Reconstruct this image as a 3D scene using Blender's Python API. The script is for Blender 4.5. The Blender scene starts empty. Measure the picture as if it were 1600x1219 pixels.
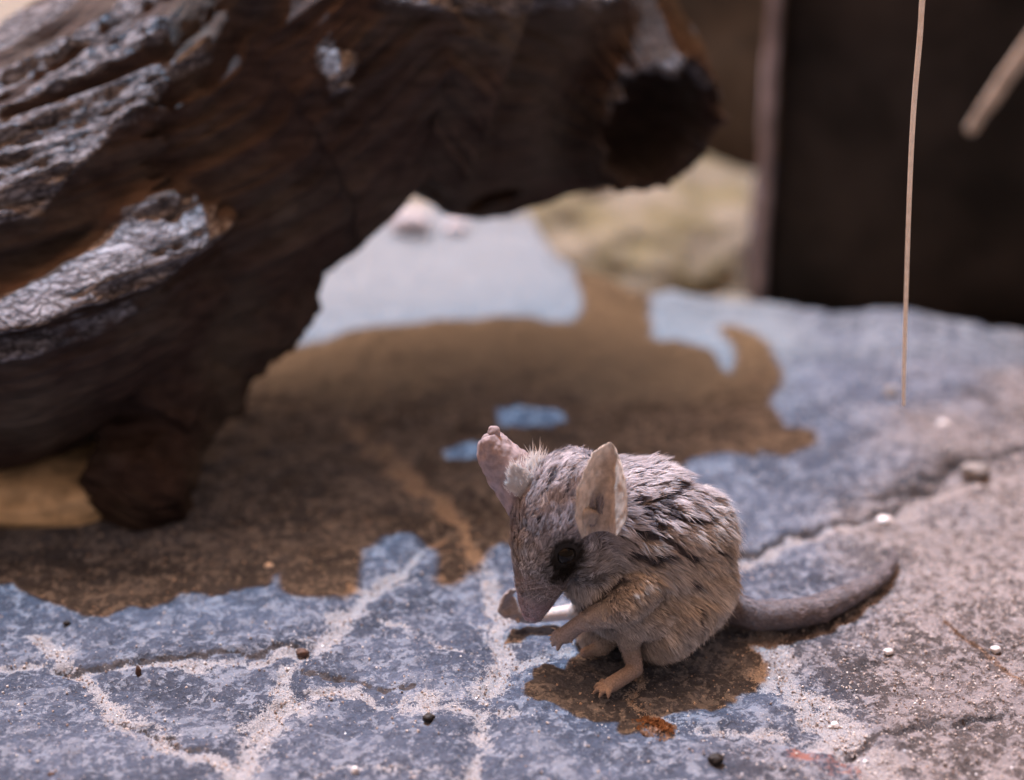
import bpy, bmesh, math, random
import numpy as np
from mathutils import Vector, Matrix
from mathutils.bvhtree import BVHTree

# ------------------------------------------------------------------ camera, world, sun, exposure
S = bpy.context.scene
C = S.collection
PITCH = math.radians(22.0)
CAM_H = 0.257
cd = bpy.data.cameras.new('camera')
cam = bpy.data.objects.new('camera', cd)
C.objects.link(cam)
cam.location = (0, 0, CAM_H)
cam.rotation_euler = (math.pi / 2 - PITCH, 0, 0)
cd.sensor_width = 36.0
cd.lens = 60.0
cd.clip_start = 0.01
cd.clip_end = 60.0
cd.dof.use_dof = True
cd.dof.focus_distance = 0.478
cd.dof.aperture_fstop = 4.8
S.camera = cam

SUN_DIR = np.array([0.21, -0.37, -1.0])         # the way the light travels (from behind and a little left)
sd = bpy.data.lights.new('sun', 'SUN')
sd.energy = 5.0
sd.angle = math.radians(0.9)
sd.color = (0.43, 0.71, 1.0)
sun = bpy.data.objects.new('sun', sd)
C.objects.link(sun)
sun.location = (0, 0.6, 2)
sun.rotation_euler = Vector(SUN_DIR).to_track_quat('-Z', 'Y').to_euler()

W = bpy.data.worlds.new('World')
S.world = W
W.use_nodes = True
wn = W.node_tree
wn.nodes.clear()
wo = wn.nodes.new('ShaderNodeOutputWorld')
bg = wn.nodes.new('ShaderNodeBackground')
sky = wn.nodes.new('ShaderNodeTexSky')
sky.sky_type = 'NISHITA'
sky.sun_disc = False
sky.sun_elevation = math.asin(1.0 / np.linalg.norm(SUN_DIR))
sky.sun_rotation = math.atan2(-SUN_DIR[0], -SUN_DIR[1])
sky.air_density = 0.4
sky.dust_density = 6.0
sky.ozone_density = 0.0
tint = wn.nodes.new('ShaderNodeMix')
tint.data_type = 'RGBA'
tint.blend_type = 'MULTIPLY'
tint.inputs[0].default_value = 1.0
tint.inputs[7].default_value = (2.05, 1.13, 0.60, 1)
wn.links.new(sky.outputs[0], tint.inputs[6])
wn.links.new(tint.outputs[2], bg.inputs[0])
bg.inputs[1].default_value = 0.13
wn.links.new(bg.outputs[0], wo.inputs[0])

S.view_settings.view_transform = 'Standard'
S.view_settings.look = 'None'
S.view_settings.exposure = 0.34
S.view_settings.gamma = 1.0
S.render.engine = 'CYCLES'
S.cycles.max_bounces = 6
S.cycles.use_denoising = True
S.cycles.denoiser = 'OPENIMAGEDENOISE'

random.seed(7)
RNG = np.random.default_rng(11)

# ------------------------------------------------------------------ measuring helpers
FPX = 1600 * 60 / 36.0
cP, sP = math.cos(PITCH), math.sin(PITCH)

def ray(u, v):
    x = (u - 800) / FPX
    y = (609.5 - v) / FPX
    return np.array([x, cP + y * sP, -sP + y * cP])

def gz(u, v, z=0.0):
    d = ray(u, v)
    return np.array([0, 0, CAM_H]) + d * ((z - CAM_H) / d[2])

def gy(u, v, Y):
    d = ray(u, v)
    return np.array([0, 0, CAM_H]) + d * (Y / d[1])

def fwd(p):
    return p[1] * cP - (p[2] - CAM_H) * sP

def proj(p):
    q = p - np.array([0, 0, CAM_H])
    f = q[:, 1] * cP - q[:, 2] * sP
    up = q[:, 1] * sP + q[:, 2] * cP
    return 800 + FPX * q[:, 0] / f, 609.5 - FPX * up / f

def _hash(ix, iy, iz, seed):
    h = (ix.astype(np.int64) * 374761393 + iy.astype(np.int64) * 668265263 + iz.astype(np.int64) * 2147483647 + seed * 1274126177) & 0xFFFFFFFF
    h = ((h ^ (h >> 13)) * 1274126177) & 0xFFFFFFFF
    h = (h ^ (h >> 16)) & 0xFFFFFFFF
    h = (h * 2246822519) & 0xFFFFFFFF
    h = h ^ (h >> 15)
    return (h & 0xFFFFFF) / float(0xFFFFFF)

def vnoise(p, seed=0):
    i = np.floor(p)
    f = p - i
    f = f * f * (3 - 2 * f)
    ix, iy, iz = i[:, 0], i[:, 1], i[:, 2]
    r = 0
    for a in (0, 1):
        for b in (0, 1):
            for c in (0, 1):
                w = (f[:, 0] if a else 1 - f[:, 0]) * (f[:, 1] if b else 1 - f[:, 1]) * (f[:, 2] if c else 1 - f[:, 2])
                r = r + w * _hash(ix + a, iy + b, iz + c, seed)
    return r * 2 - 1

def fbm(p, oct=4, seed=0, gain=0.5):
    r = 0
    amp = 1.0
    for k in range(oct):
        r = r + amp * vnoise(p * (2.03 ** k) + 13.7 * k, seed + k)
        amp *= gain
    return r

def sstep(a, b, x):
    t = np.clip((x - a) / (b - a), 0, 1)
    return t * t * (3 - 2 * t)

def polydist(P, poly):
    """distance of points P (n,2) to an open polyline, and the signed side of the nearest segment"""
    best = np.full(len(P), 1e9)
    side = np.zeros(len(P))
    for a, b in zip(poly[:-1], poly[1:]):
        a = np.asarray(a[:2]); b = np.asarray(b[:2])
        ab = b - a
        t = np.clip(((P - a) @ ab) / (ab @ ab), 0, 1)
        q = P - (a + t[:, None] * ab)
        d = np.hypot(q[:, 0], q[:, 1])
        s = ab[0] * q[:, 1] - ab[1] * q[:, 0]
        m = d < best
        best[m] = d[m]
        side[m] = s[m]
    return best, np.sign(side)

def inpoly(P, poly):
    inside = np.zeros(len(P), bool)
    n = len(poly)
    for i in range(n):
        x1, y1 = poly[i][:2]
        x2, y2 = poly[(i + 1) % n][:2]
        c = ((y1 > P[:, 1]) != (y2 > P[:, 1])) & (P[:, 0] < (x2 - x1) * (P[:, 1] - y1) / (y2 - y1 + 1e-12) + x1)
        inside ^= c
    return inside

# ------------------------------------------------------------------ object helpers
def mesh_obj(name, verts, faces, mat, parent=None, smooth=True):
    me = bpy.data.meshes.new(name)
    me.from_pydata([tuple(map(float, v)) for v in verts], [], [tuple(map(int, f)) for f in faces])
    me.update()
    if smooth:
        me.polygons.foreach_set('use_smooth', [True] * len(me.polygons))
    if mat:
        me.materials.append(mat)
    o = bpy.data.objects.new(name, me)
    C.objects.link(o)
    if parent:
        o.parent = parent
        o.matrix_parent_inverse = Matrix.Translation(-Vector(parent.location))
    return o

def empty(name, loc):
    o = bpy.data.objects.new(name, None)
    o.empty_display_size = 0.01
    o.location = loc
    C.objects.link(o)
    return o

def tag(o, label, cat, group=None, kind=None):
    o['label'] = label
    o['category'] = cat
    if group:
        o['group'] = group
    if kind:
        o['kind'] = kind
    return o

def set_float(o, name, arr):
    a = o.data.attributes.new(name, 'FLOAT', 'POINT')
    a.data.foreach_set('value', np.asarray(arr, dtype=np.float32))

def set_col(o, name, arr):
    a = o.data.attributes.new(name, 'FLOAT_COLOR', 'POINT')
    c = np.ones((len(arr), 4), np.float32)
    c[:, :3] = arr
    a.data.foreach_set('color', c.ravel())

def grid_faces(nr, nc, wrap=False):
    r = np.arange(nr - 1)
    c = np.arange(nc if wrap else nc - 1)
    R, K = np.meshgrid(r, c, indexing='ij')
    K2 = (K + 1) % nc
    return np.stack([R * nc + K, R * nc + K2, (R + 1) * nc + K2, (R + 1) * nc + K], -1).reshape(-1, 4)

def tube_pts(path, radii, nseg=12, sub=8, jitter=0.0, seed=0):
    """a smooth tapered tube through the path; returns verts, faces"""
    path = np.asarray(path, float); radii = np.asarray(radii, float)
    n = len(path)
    ts = np.linspace(0, n - 1, (n - 1) * sub + 1)
    pts = np.stack([catmull(path[:, k], ts) for k in range(3)], -1)
    rr = np.interp(ts, np.arange(n), radii)
    tang = np.gradient(pts, axis=0)
    tang /= np.linalg.norm(tang, axis=1)[:, None]
    up = np.array([0.31, 0.17, 0.93])
    verts = []
    for p, t, r in zip(pts, tang, rr):
        a = np.cross(t, up); a /= np.linalg.norm(a)
        b = np.cross(t, a)
        for k in range(nseg):
            w = 2 * math.pi * k / nseg
            verts.append(p + r * (math.cos(w) * a + math.sin(w) * b))
    verts = np.array(verts)
    if jitter:
        q = verts / (np.mean(radii) * 2.0)
        verts = verts + jitter * np.stack([vnoise(q, seed), vnoise(q + 31, seed + 5), vnoise(q + 71, seed + 9)], -1)
    f = [tuple(x) for x in grid_faces(len(pts), nseg, True)]
    f.append(tuple(range(nseg - 1, -1, -1)))
    f.append(tuple(range((len(pts) - 1) * nseg, len(pts) * nseg)))
    return verts, f

def catmull(y, ts):
    n = len(y)
    i = np.clip(np.floor(ts).astype(int), 0, n - 2)
    f = ts - i
    p0 = y[np.clip(i - 1, 0, n - 1)]; p1 = y[i]; p2 = y[i + 1]; p3 = y[np.clip(i + 2, 0, n - 1)]
    return 0.5 * (2 * p1 + (p2 - p0) * f + (2 * p0 - 5 * p1 + 4 * p2 - p3) * f ** 2 + (3 * p1 - p0 - 3 * p2 + p3) * f ** 3)

def join(parts):
    V = []; F = []; off = 0
    for v, f in parts:
        V.append(np.asarray(v, float))
        F += [tuple(int(i) + off for i in x) for x in f]
        off += len(v)
    return np.concatenate(V), F

# ------------------------------------------------------------------ material helpers
class NT:
    def __init__(self, name):
        self.m = bpy.data.materials.new(name)
        self.m.use_nodes = True
        self.t = self.m.node_tree
        self.bsdf = self.t.nodes['Principled BSDF']
        self.out = self.t.nodes['Material Output']
    def node(self, kind, **kw):
        n = self.t.nodes.new(kind)
        for k, v in kw.items():
            setattr(n, k, v)
        return n
    def link(self, a, b):
        self.t.links.new(a, b)
    def attr(self, name):
        return self.node('ShaderNodeAttribute', attribute_name=name)
    def coord(self):
        return self.node('ShaderNodeNewGeometry').outputs['Position']
    def noise(self, scale, detail=4, rough=0.55, vec=None, stretch=None, dist=0.0):
        n = self.node('ShaderNodeTexNoise')
        n.inputs['Scale'].default_value = scale
        n.inputs['Detail'].default_value = detail
        n.inputs['Roughness'].default_value = rough
        n.inputs['Distortion'].default_value = dist
        v = vec or self.coord()
        if stretch:
            mp = self.node('ShaderNodeMapping')
            mp.inputs['Scale'].default_value = stretch
            self.link(v, mp.inputs['Vector'])
            v = mp.outputs[0]
        self.link(v, n.inputs['Vector'])
        return n.outputs['Fac']
    def ramp(self, fac, a, b, c0=0.0, c1=1.0):
        n = self.node('ShaderNodeMapRange')
        n.interpolation_type = 'SMOOTHSTEP'
        for i, v in zip((1, 2, 3, 4), (a, b, c0, c1)):
            n.inputs[i].default_value = v
        self.link(fac, n.inputs[0])
        return n.outputs[0]
    def math(self, op, a, b=None):
        n = self.node('ShaderNodeMath', operation=op)
        for i, v in enumerate((a, b)):
            if v is None:
                continue
            if isinstance(v, (int, float)):
                n.inputs[i].default_value = v
            else:
                self.link(v, n.inputs[i])
        return n.outputs[0]
    def mix(self, fac, a, b, mode='MIX'):
        n = self.node('ShaderNodeMix', data_type='RGBA', blend_type=mode)
        for i, v in ((0, fac), (6, a), (7, b)):
            if isinstance(v, (int, float)):
                n.inputs[i].default_value = v
            elif isinstance(v, tuple):
                n.inputs[i].default_value = (*v, 1)
            else:
                self.link(v, n.inputs[i])
        return n.outputs[2]
    def bump(self, h, strength, dist, prev=None):
        n = self.node('ShaderNodeBump')
        n.inputs['Strength'].default_value = strength
        n.inputs['Distance'].default_value = dist
        self.link(h, n.inputs['Height'])
        if prev is not None:
            self.link(prev, n.inputs['Normal'])
        self.link(n.outputs[0], self.bsdf.inputs['Normal'])
        return n.outputs[0]
    def base(self, c):
        if isinstance(c, tuple):
            self.bsdf.inputs['Base Color'].default_value = (*c, 1)
        else:
            self.link(c, self.bsdf.inputs['Base Color'])
    def set(self, **kw):
        for k, v in kw.items():
            s = self.bsdf.inputs[k.replace('_', ' ')]
            if isinstance(v, (int, float)):
                s.default_value = v
            elif isinstance(v, tuple):
                s.default_value = v
            else:
                self.link(v, s)

def simple_mat(name, col, rough=0.7, var=0.25, scale=300, bump=0.0003, spec=0.3):
    t = NT(name)
    n = t.noise(scale, 5, 0.6)
    t.base(t.mix(t.ramp(n, 0.3, 0.7), tuple(x * (1 - var) for x in col), tuple(min(1, x * (1 + var)) for x in col)))
    t.set(Roughness=rough)
    t.bsdf.inputs['Specular IOR Level'].default_value = spec
    if bump:
        t.bump(n, 0.8, bump)
    return t.m

# stone slab: blue grey rock, thin pale dust, sand in the joints
def mat_stone():
    t = NT('slab_stone')
    sand = t.attr('sand').outputs['Fac']
    warm = t.attr('warm').outputs['Fac']
    dark = t.attr('dark').outputs['Fac']
    red = t.attr('red').outputs['Fac']
    n1 = t.noise(240, 7, 0.68, dist=0.5)
    n2 = t.noise(800, 5, 0.65)
    n3 = t.noise(45, 4, 0.6)
    nf = t.noise(2600, 2, 0.5)
    blue = t.mix(t.ramp(n3, 0.3, 0.7), (0.068, 0.090, 0.140), (0.128, 0.158, 0.228))
    grey = t.mix(t.ramp(n3, 0.3, 0.7), (0.085, 0.074, 0.074), (0.155, 0.132, 0.130))
    rock = t.mix(warm, blue, grey)
    blot = t.ramp(t.noise(17, 5, .6), .36, .60)
    rock = t.mix(blot, t.mix(1.0, rock, (.62, .62, .64), 'MULTIPLY'), rock)
    rock = t.mix(t.ramp(n2, 0.30, 0.62), t.mix(1.0, rock, (0.62, 0.60, 0.60), 'MULTIPLY'), rock)
    dust_c = t.mix(warm, (0.255, 0.290, 0.355), (0.310, 0.283, 0.290))
    # thin dust gathered in patches
    lvl = t.math('ADD', t.math('MULTIPLY', n1, 0.75), t.math('MULTIPLY', n2, 0.25))
    thr = t.math('ADD', lvl, t.math('MULTIPLY', t.math('SUBTRACT', n3, 0.5), 0.25))
    thr = t.math('ADD', thr, t.math('MULTIPLY', warm, 0.032))
    dust = t.ramp(thr, 0.500, 0.550)
    dust_c = t.mix(t.ramp(t.noise(70, 4, .6), .35, .65), t.mix(1.0, dust_c, (.74, .74, .76), 'MULTIPLY'), dust_c)
    col = t.mix(t.math('MULTIPLY', dust, 0.85), rock, dust_c)
    pale = t.attr('pale').outputs['Fac']
    pm = t.ramp(t.math('ADD', pale, t.math('MULTIPLY', t.math('SUBTRACT', lvl, 0.5), 1.5)), 0.25, 0.75)
    col = t.mix(t.math('MULTIPLY', pm, 0.8), col, (0.265, 0.31, 0.345))
    # sand in the cracks: ragged edge
    grit = t.math('ADD', t.math('MULTIPLY', t.math('SUBTRACT', n2, 0.5), 2.2), t.math('MULTIPLY', t.math('SUBTRACT', nf, 0.5), 1.6))
    grit = t.math('ADD', grit, t.math('MULTIPLY', t.math('SUBTRACT', n1, 0.5), 1.2))
    sm = t.ramp(t.math('ADD', sand, grit), 0.34, 0.62)
    sand_w = t.mix(t.ramp(nf, 0.35, 0.65), (0.25, 0.22, 0.22), (0.40, 0.36, 0.355))
    sand_b = t.mix(t.ramp(nf, 0.35, 0.65), (0.27, 0.275, 0.30), (0.44, 0.44, 0.46))
    sand_c = t.mix(warm, sand_b, sand_w)
    col = t.mix(sm, col, sand_c)
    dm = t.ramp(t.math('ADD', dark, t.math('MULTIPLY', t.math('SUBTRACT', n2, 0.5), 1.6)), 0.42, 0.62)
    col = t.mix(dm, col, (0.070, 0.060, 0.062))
    rm = t.ramp(t.math('ADD', red, t.math('MULTIPLY', t.math('SUBTRACT', n2, 0.5), 1.8)), 0.45, 0.75)
    col = t.mix(t.math('MULTIPLY', rm, 0.8), col, (0.30, 0.10, 0.06))
    speck = t.ramp(t.noise(1500, 1, 0.5), 0.70, 0.76)
    col = t.mix(t.math('MULTIPLY', speck, 0.6), col, (0.62, 0.60, 0.58))
    t.base(col)
    t.set(Roughness=t.ramp(n1, 0.3, 0.7, 0.5, 0.75))
    t.bsdf.inputs['Specular IOR Level'].default_value = 0.35
    h = t.math('ADD', t.math('MULTIPLY', n1, 1.0), t.math('MULTIPLY', n2, 0.6))
    b = t.bump(h, 1.0, 0.0015)
    t.bump(nf, 0.7, 0.0003, b)
    return t.m

def mat_sandfloor():
    t = NT('sandy_floor')
    n = t.noise(40, 6, 0.65)
    t.base(t.mix(t.ramp(n, 0.3, 0.7), (0.18, 0.165, 0.135), (0.28, 0.26, 0.22)))
    t.set(Roughness=0.95)
    t.bump(n, 0.6, 0.004)
    return t.m

def mat_wood():
    t = NT('weathered_wood')
    gr = t.attr('grain').outputs['Vector']
    def vor(sx, sy, rnd=1.0):
        mp = t.node('ShaderNodeMapping'); mp.inputs['Scale'].default_value = (sx, sy, 1)
        nz = t.node('ShaderNodeTexNoise'); nz.inputs['Scale'].default_value = 300; nz.inputs['Detail'].default_value = 3
        t.link(gr, nz.inputs['Vector'])
        ad = t.node('ShaderNodeVectorMath', operation='MULTIPLY_ADD')
        t.link(nz.outputs['Color'], ad.inputs[0]); ad.inputs[1].default_value = (.0035, .0035, 0); t.link(gr, ad.inputs[2])
        t.link(ad.outputs[0], mp.inputs['Vector'])
        v = t.node('ShaderNodeTexVoronoi', feature='DISTANCE_TO_EDGE'); v.inputs['Scale'].default_value = 1.0
        v.inputs['Randomness'].default_value = rnd
        t.link(mp.outputs[0], v.inputs['Vector'])
        return v.outputs['Distance']
    ck = t.ramp(vor(190, 800), .0, .14, .35, 1.0)
    fibre = t.noise(1.0, 5, .65, vec=gr, stretch=(90, 900, 1))
    lit_crust = t.attr('lit_crust').outputs['Fac']
    n1 = t.noise(120, 6, 0.65)
    g = t.noise(260, 5, 0.6, stretch=(0.25, 0.6, 1.3))
    n3 = t.noise(18, 4, 0.6)
    n4 = t.noise(700, 4, 0.6)
    col = t.mix(t.ramp(g, 0.3, 0.7), (0.034, 0.022, 0.020), (0.078, 0.052, 0.045))
    col = t.mix(t.ramp(n3, 0.40, 0.70), col, t.mix(t.ramp(g, 0.3, 0.7), (0.078, 0.065, 0.053), (0.130, 0.110, 0.093)))
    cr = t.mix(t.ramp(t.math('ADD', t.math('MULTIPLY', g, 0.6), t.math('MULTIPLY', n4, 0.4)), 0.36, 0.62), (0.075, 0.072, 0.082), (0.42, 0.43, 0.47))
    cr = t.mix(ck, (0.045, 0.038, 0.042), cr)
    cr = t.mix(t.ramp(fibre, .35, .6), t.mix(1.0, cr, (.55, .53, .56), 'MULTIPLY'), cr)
    m = t.ramp(t.math('ADD', lit_crust, t.math('MULTIPLY', t.math('SUBTRACT', n1, 0.5), 1.4)), 0.35, 0.65)
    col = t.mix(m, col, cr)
    t.base(col)
    t.set(Roughness=0.75)
    t.bsdf.inputs['Specular IOR Level'].default_value = 0.25
    h = t.math('ADD', t.math('MULTIPLY', g, 0.6), t.math('MULTIPLY', n4, 0.30))
    h = t.math('ADD', h, t.math('MULTIPLY', fibre, 0.5))
    h = t.math('ADD', h, t.math('MULTIPLY', t.math('MULTIPLY', ck, m), 0.6))
    t.bump(h, 0.9, 0.0022)
    return t.m

M_STONE = mat_stone()
M_FLOOR = mat_sandfloor()
M_WOOD = mat_wood()

# ------------------------------------------------------------------ ground: one stone slab sheet and the sandy floor beyond
EDGE = [(-9, .92), (-.30, .91), (-.104, .895), (.010, .880), (.022, .80), (.059, .750), (.117, .738), (.224, .703), (.40, .65), (.9, .50), (9, .4)]
ex = np.array([e[0] for e in EDGE]); ey = np.array([e[1] for e in EDGE])

def spaced(a, b, c, d, fine, grow):
    xs = list(np.arange(b, c, fine))
    s = fine
    x = xs[-1]
    while x < d:
        s *= grow
        x += s
        xs.append(x)
    s = fine
    x = b
    lo = []
    while x > a:
        s *= grow
        x -= s
        lo.append(x)
    return np.array(lo[::-1] + xs)

gx = spaced(-1.2, -.165, .185, 1.2, .0008, 1.04)
gyy = spaced(-.25, .355, .50, .95, .0007, 1.0095)
GX, GY = np.meshgrid(gx, gyy)
G2 = np.stack([GX.ravel(), GY.ravel()], -1)
n2d = np.concatenate([G2, np.zeros((len(G2), 1))], -1)

def gp(pts):
    return [gz(u, v)[:2] for u, v in pts]

wob = np.stack([fbm(n2d * 110, 5, 3, .62), fbm(n2d * 110 + 50, 5, 8, .62)], -1) * .0024
ragn = np.clip(.95 + .75 * fbm(n2d * 170, 4, 15, .6), .25, 1.7)
widn = np.clip(1.25 + .8 * fbm(n2d * 45, 3, 18), .6, 2.4)
GW = G2 + wob
sand = np.zeros(len(G2)); dark = np.zeros(len(G2)); groove = np.zeros(len(G2)); step = np.zeros(len(G2))
JOINTS = [  # polyline in the photograph, half width (m), strength
    ([(60, 985), (100, 1030), (150, 1075), (190, 1115), (260, 1155), (340, 1185), (380, 1240)], .0026, 1.0),
    ([(360, 1240), (400, 1150), (440, 1090), (450, 1040), (500, 1000), (580, 930), (625, 885), (690, 840)], .0023, 1.0),
    ([(-40, 1040), (60, 1030), (150, 1038), (250, 1030), (330, 1030), (470, 1014)], .0017, .85),
    ([(400, 1125), (470, 1090), (520, 1078), (620, 1090), (740, 1108), (800, 1110)], .0028, .8),
    ([(545, 650), (600, 712), (680, 775), (740, 855), (765, 910), (778, 975), (782, 1040), (757, 1110), (735, 1240)], .0030, 1.0),
    ([(990, 1050), (1010, 1110), (1080, 1130), (1240, 1150), (1330, 1160)], .0024, .7),
    ([(1190, 985), (1225, 1030), (1262, 1085), (1300, 1130), (1360, 1190), (1380, 1260)], .0040, 1.5),
    ([(1150, 880), (1250, 842), (1380, 806), (1450, 775), (1620, 735)], .0022, .9),
    ([(540, 915), (590, 925), (640, 905), (690, 900)], .0016, .7),
    ([(780, 1040), (850, 1030), (900, 1010)], .0012, .6),
    ([(600, 960), (690, 1010), (775, 1020)], .0010, .45),
    ([(430, 1240), (560, 1190), (730, 1215)], .0014, .4),
]
for pl, w, s in JOINTS:
    d, _ = polydist(GW, gp(pl))
    sand = np.maximum(sand, 1.25 * s * ragn * np.exp(-(d / (w * widn)) ** 2))
    groove += .0006 * s * np.exp(-(d / (w * 3.2)) ** 2)
    groove += .0009 * s * np.exp(-(d / (w * 1.15)) ** 2)
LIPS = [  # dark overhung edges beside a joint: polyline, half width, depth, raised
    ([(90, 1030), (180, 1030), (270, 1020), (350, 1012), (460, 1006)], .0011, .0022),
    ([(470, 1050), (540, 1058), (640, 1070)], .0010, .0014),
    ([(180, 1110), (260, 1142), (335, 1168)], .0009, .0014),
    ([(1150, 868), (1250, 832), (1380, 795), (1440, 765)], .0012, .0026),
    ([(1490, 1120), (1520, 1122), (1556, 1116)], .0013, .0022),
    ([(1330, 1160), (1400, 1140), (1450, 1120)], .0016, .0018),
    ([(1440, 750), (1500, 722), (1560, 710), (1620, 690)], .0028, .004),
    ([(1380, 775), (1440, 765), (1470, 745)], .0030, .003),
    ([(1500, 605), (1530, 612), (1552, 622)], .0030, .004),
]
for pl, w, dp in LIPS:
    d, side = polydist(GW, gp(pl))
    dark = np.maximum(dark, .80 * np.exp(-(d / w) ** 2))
    groove += .6 * dp * np.exp(-(d / (w * 1.2)) ** 2)
    step += .5 * dp * np.exp(-(d / (w * 5)) ** 2) * (side > 0)
gu, gv = proj(np.concatenate([G2, np.zeros((len(G2), 1))], -1))
ok = G2[:, 1] > .3
warm = sstep(.055, .115, G2[:, 0] + .03 * fbm(n2d * 25, 3, 21) - .18 * (G2[:, 1] - .42) - .40 * np.maximum(0, G2[:, 1] - .49))
pale = sstep(.55, .72, G2[:, 1] + .03 * fbm(n2d * 20, 3, 25)) * (1 - .55 * sstep(.09, .14, G2[:, 0]))
rs = warm * sstep(.40, .47, G2[:, 1] + .02 * fbm(n2d * 30, 3, 5)) * (1 - sstep(.52, .60, G2[:, 1]))
sand = np.maximum(sand, .38 * rs)
rs2 = sstep(.05, .08, G2[:, 0]) * (1 - sstep(.375, .385, G2[:, 1])) * .25
sand = np.maximum(sand, rs2)
red = np.zeros(len(G2))
for u, v, r, s in ((1255, 1170, .005, .9), (1300, 1180, .010, .55), (1335, 1190, .007, .6), (1350, 1050, .010, .25), (1245, 1090, .008, .25)):
    c = gz(u, v)[:2]
    red = np.maximum(red, s * np.exp(-((np.hypot(*(G2 - c).T)) / r) ** 2))
gzv = .0016 * fbm(n2d * 22, 3, 40) + .0009 * fbm(n2d * 120, 3, 44) + .00055 * fbm(n2d * 400, 3, 48)
bum = warm * sstep(.46, .56, G2[:, 1])
gzv += bum * .006 * np.maximum(0, fbm(n2d * 28, 3, 60))
gzv += step - groove
gzv -= 0.0006
yed = np.interp(G2[:, 0], ex, ey) + .006 * fbm(n2d * 40, 3, 77)
gzv -= .055 * sstep(0, .010, G2[:, 1] - yed) - .004 * np.exp(-((G2[:, 1] - yed + .006) / .008) ** 2)
GROUND_Z = gzv.reshape(GX.shape)
ground = mesh_obj('ground', np.column_stack([G2, gzv]), grid_faces(len(gyy), len(gx)), M_STONE)
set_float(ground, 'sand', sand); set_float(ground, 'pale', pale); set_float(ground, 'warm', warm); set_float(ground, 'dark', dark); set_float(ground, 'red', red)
ground['kind'] = 'structure'

def gh(x, y):
    i = np.clip(np.searchsorted(gx, x), 1, len(gx) - 1); j = np.clip(np.searchsorted(gyy, y), 1, len(gyy) - 1)
    return float(GROUND_Z[j, i])

fx = np.linspace(-12, 12, 60); fy = np.concatenate([np.linspace(.45, 2.2, 90), np.linspace(2.4, 40, 60)])
FX, FY = np.meshgrid(fx, fy)
FP = np.column_stack([FX.ravel(), FY.ravel(), np.zeros(FX.size)])
FP[:, 2] = -.045 + .006 * fbm(FP * 9, 3, 91)
sf = mesh_obj('sandy_floor', FP, grid_faces(len(fy), len(fx)), M_FLOOR)
sf['kind'] = 'structure'

# ------------------------------------------------------------------ hollow log
SEC = np.array([  # x, y, z, half depth, half height
    (-.52, .40, -.005, .060, .062),
    (-.34, .505, .040, .060, .064),
    (-.172, .579, .080, .064, .0655),
    (-.112, .632, .115, .080, .063),
    (-.058, .664, .1490, .098, .057),
    (-.002, .675, .129, .090, .062),
    (.028, .664, .121, .056, .051),
    (.045, .652, .115, .037, .037),
    (.055, .634, .110, .0275, .0275)])
NS, NT_ = 620, 420
ts = np.linspace(0, len(SEC) - 1, NS)
sec = np.stack([catmull(SEC[:, k], ts) for k in range(5)], -1)
tang = np.gradient(sec[:, :3], axis=0); tang /= np.linalg.norm(tang, axis=1)[:, None]
hz = np.cross(tang, np.array([0, 0, 1.0])); hz /= np.linalg.norm(hz, axis=1)[:, None]   # points to the viewer's side
vt = np.cross(hz, tang)
th = np.linspace(0, 2 * math.pi, NT_, endpoint=False)
ct, st = np.cos(th), np.sin(th)
nrm = ct[None, :, None] * hz[:, None, :] + st[None, :, None] * vt[:, None, :]
basep = sec[:, None, :3] + sec[:, None, 3, None] * ct[None, :, None] * hz[:, None, :] + sec[:, None, 4, None] * st[None, :, None] * vt[:, None, :]
P = basep.reshape(-1, 3); N = nrm.reshape(-1, 3)
U, V = proj(P)
Sx = np.repeat(ts, NT_); Th = np.tile(th, NS)
arc = np.repeat(np.concatenate([[0], np.cumsum(np.linalg.norm(np.diff(sec[:, :3], axis=0), axis=1))]), NT_)
front = (N @ np.array([0, -1.0, .2])) > -.1
disp = np.zeros(len(P)); lit_crust = np.zeros(len(P))
size = np.sqrt(sec[:, 3] * sec[:, 4]).repeat(NT_)
# lumps and long fibres
q3 = P * 1.0
disp += .006 * fbm(P * 14, 3, 100) * (size / .07)
fib = np.stack([arc * 9, np.cos(Th) * 5.5, np.sin(Th) * 5.5], -1)
fl = fbm(fib * np.array([1, 2.2, 2.2]), 4, 110)
disp += .0030 * fl * (size / .07)
fib2 = np.stack([arc * 45, np.cos(Th) * 26, np.sin(Th) * 26], -1)
disp += .0011 * fbm(fib2, 3, 120)
# ledges of split wood on the near end: (u, upper v, lower v) across the picture
LEDGES = [
    ([(-80, 135, 175), (0, 98, 150), (130, 38, 78), (250, -30, 10), (330, -80, -30)], .005, 1.0, .7),
    ([(-80, 225, 240), (0, 185, 200), (50, 142, 165), (150, 88, 140), (230, 40, 90), (262, 0, 62)], .0065, 1.0, .65),
    ([(-80, 260, 400), (0, 215, 355), (60, 190, 345), (100, 185, 285), (180, 160, 215), (245, 125, 165), (262, 130, 140)], .0095, .95, .6),
    ([(-80, 455, 520), (0, 432, 478), (60, 412, 458), (120, 372, 440), (200, 292, 405), (250, 278, 382), (335, 300, 336), (352, 318, 325)], .032, 1.0, .5),
    ([(-80, 530, 560), (0, 505, 530), (100, 465, 488), (190, 432, 452), (210, 440, 445)], .0045, .6, .3),
    ([(478, 62, 90), (500, 80, 150), (530, 82, 135), (556, 78, 110), (562, 80, 85)], .012, 1.0, .1),
    ([(508, 140, 150), (518, 142, 168), (532, 150, 160)], .007, 1.0, .1),
    ([(690, 24, 40), (720, 20, 58), (770, 28, 62), (790, 40, 50)], .006, .3, .2),
    ([(560, -40, 8), (640, -40, 12), (800, -30, 14), (900, -20, 16), (1000, -20, 10)], .008, .8, .3),
]
jag2 = fbm(np.stack([Th * 40, arc * 30, Sx * 0], -1), 4, 133, .6)
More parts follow.
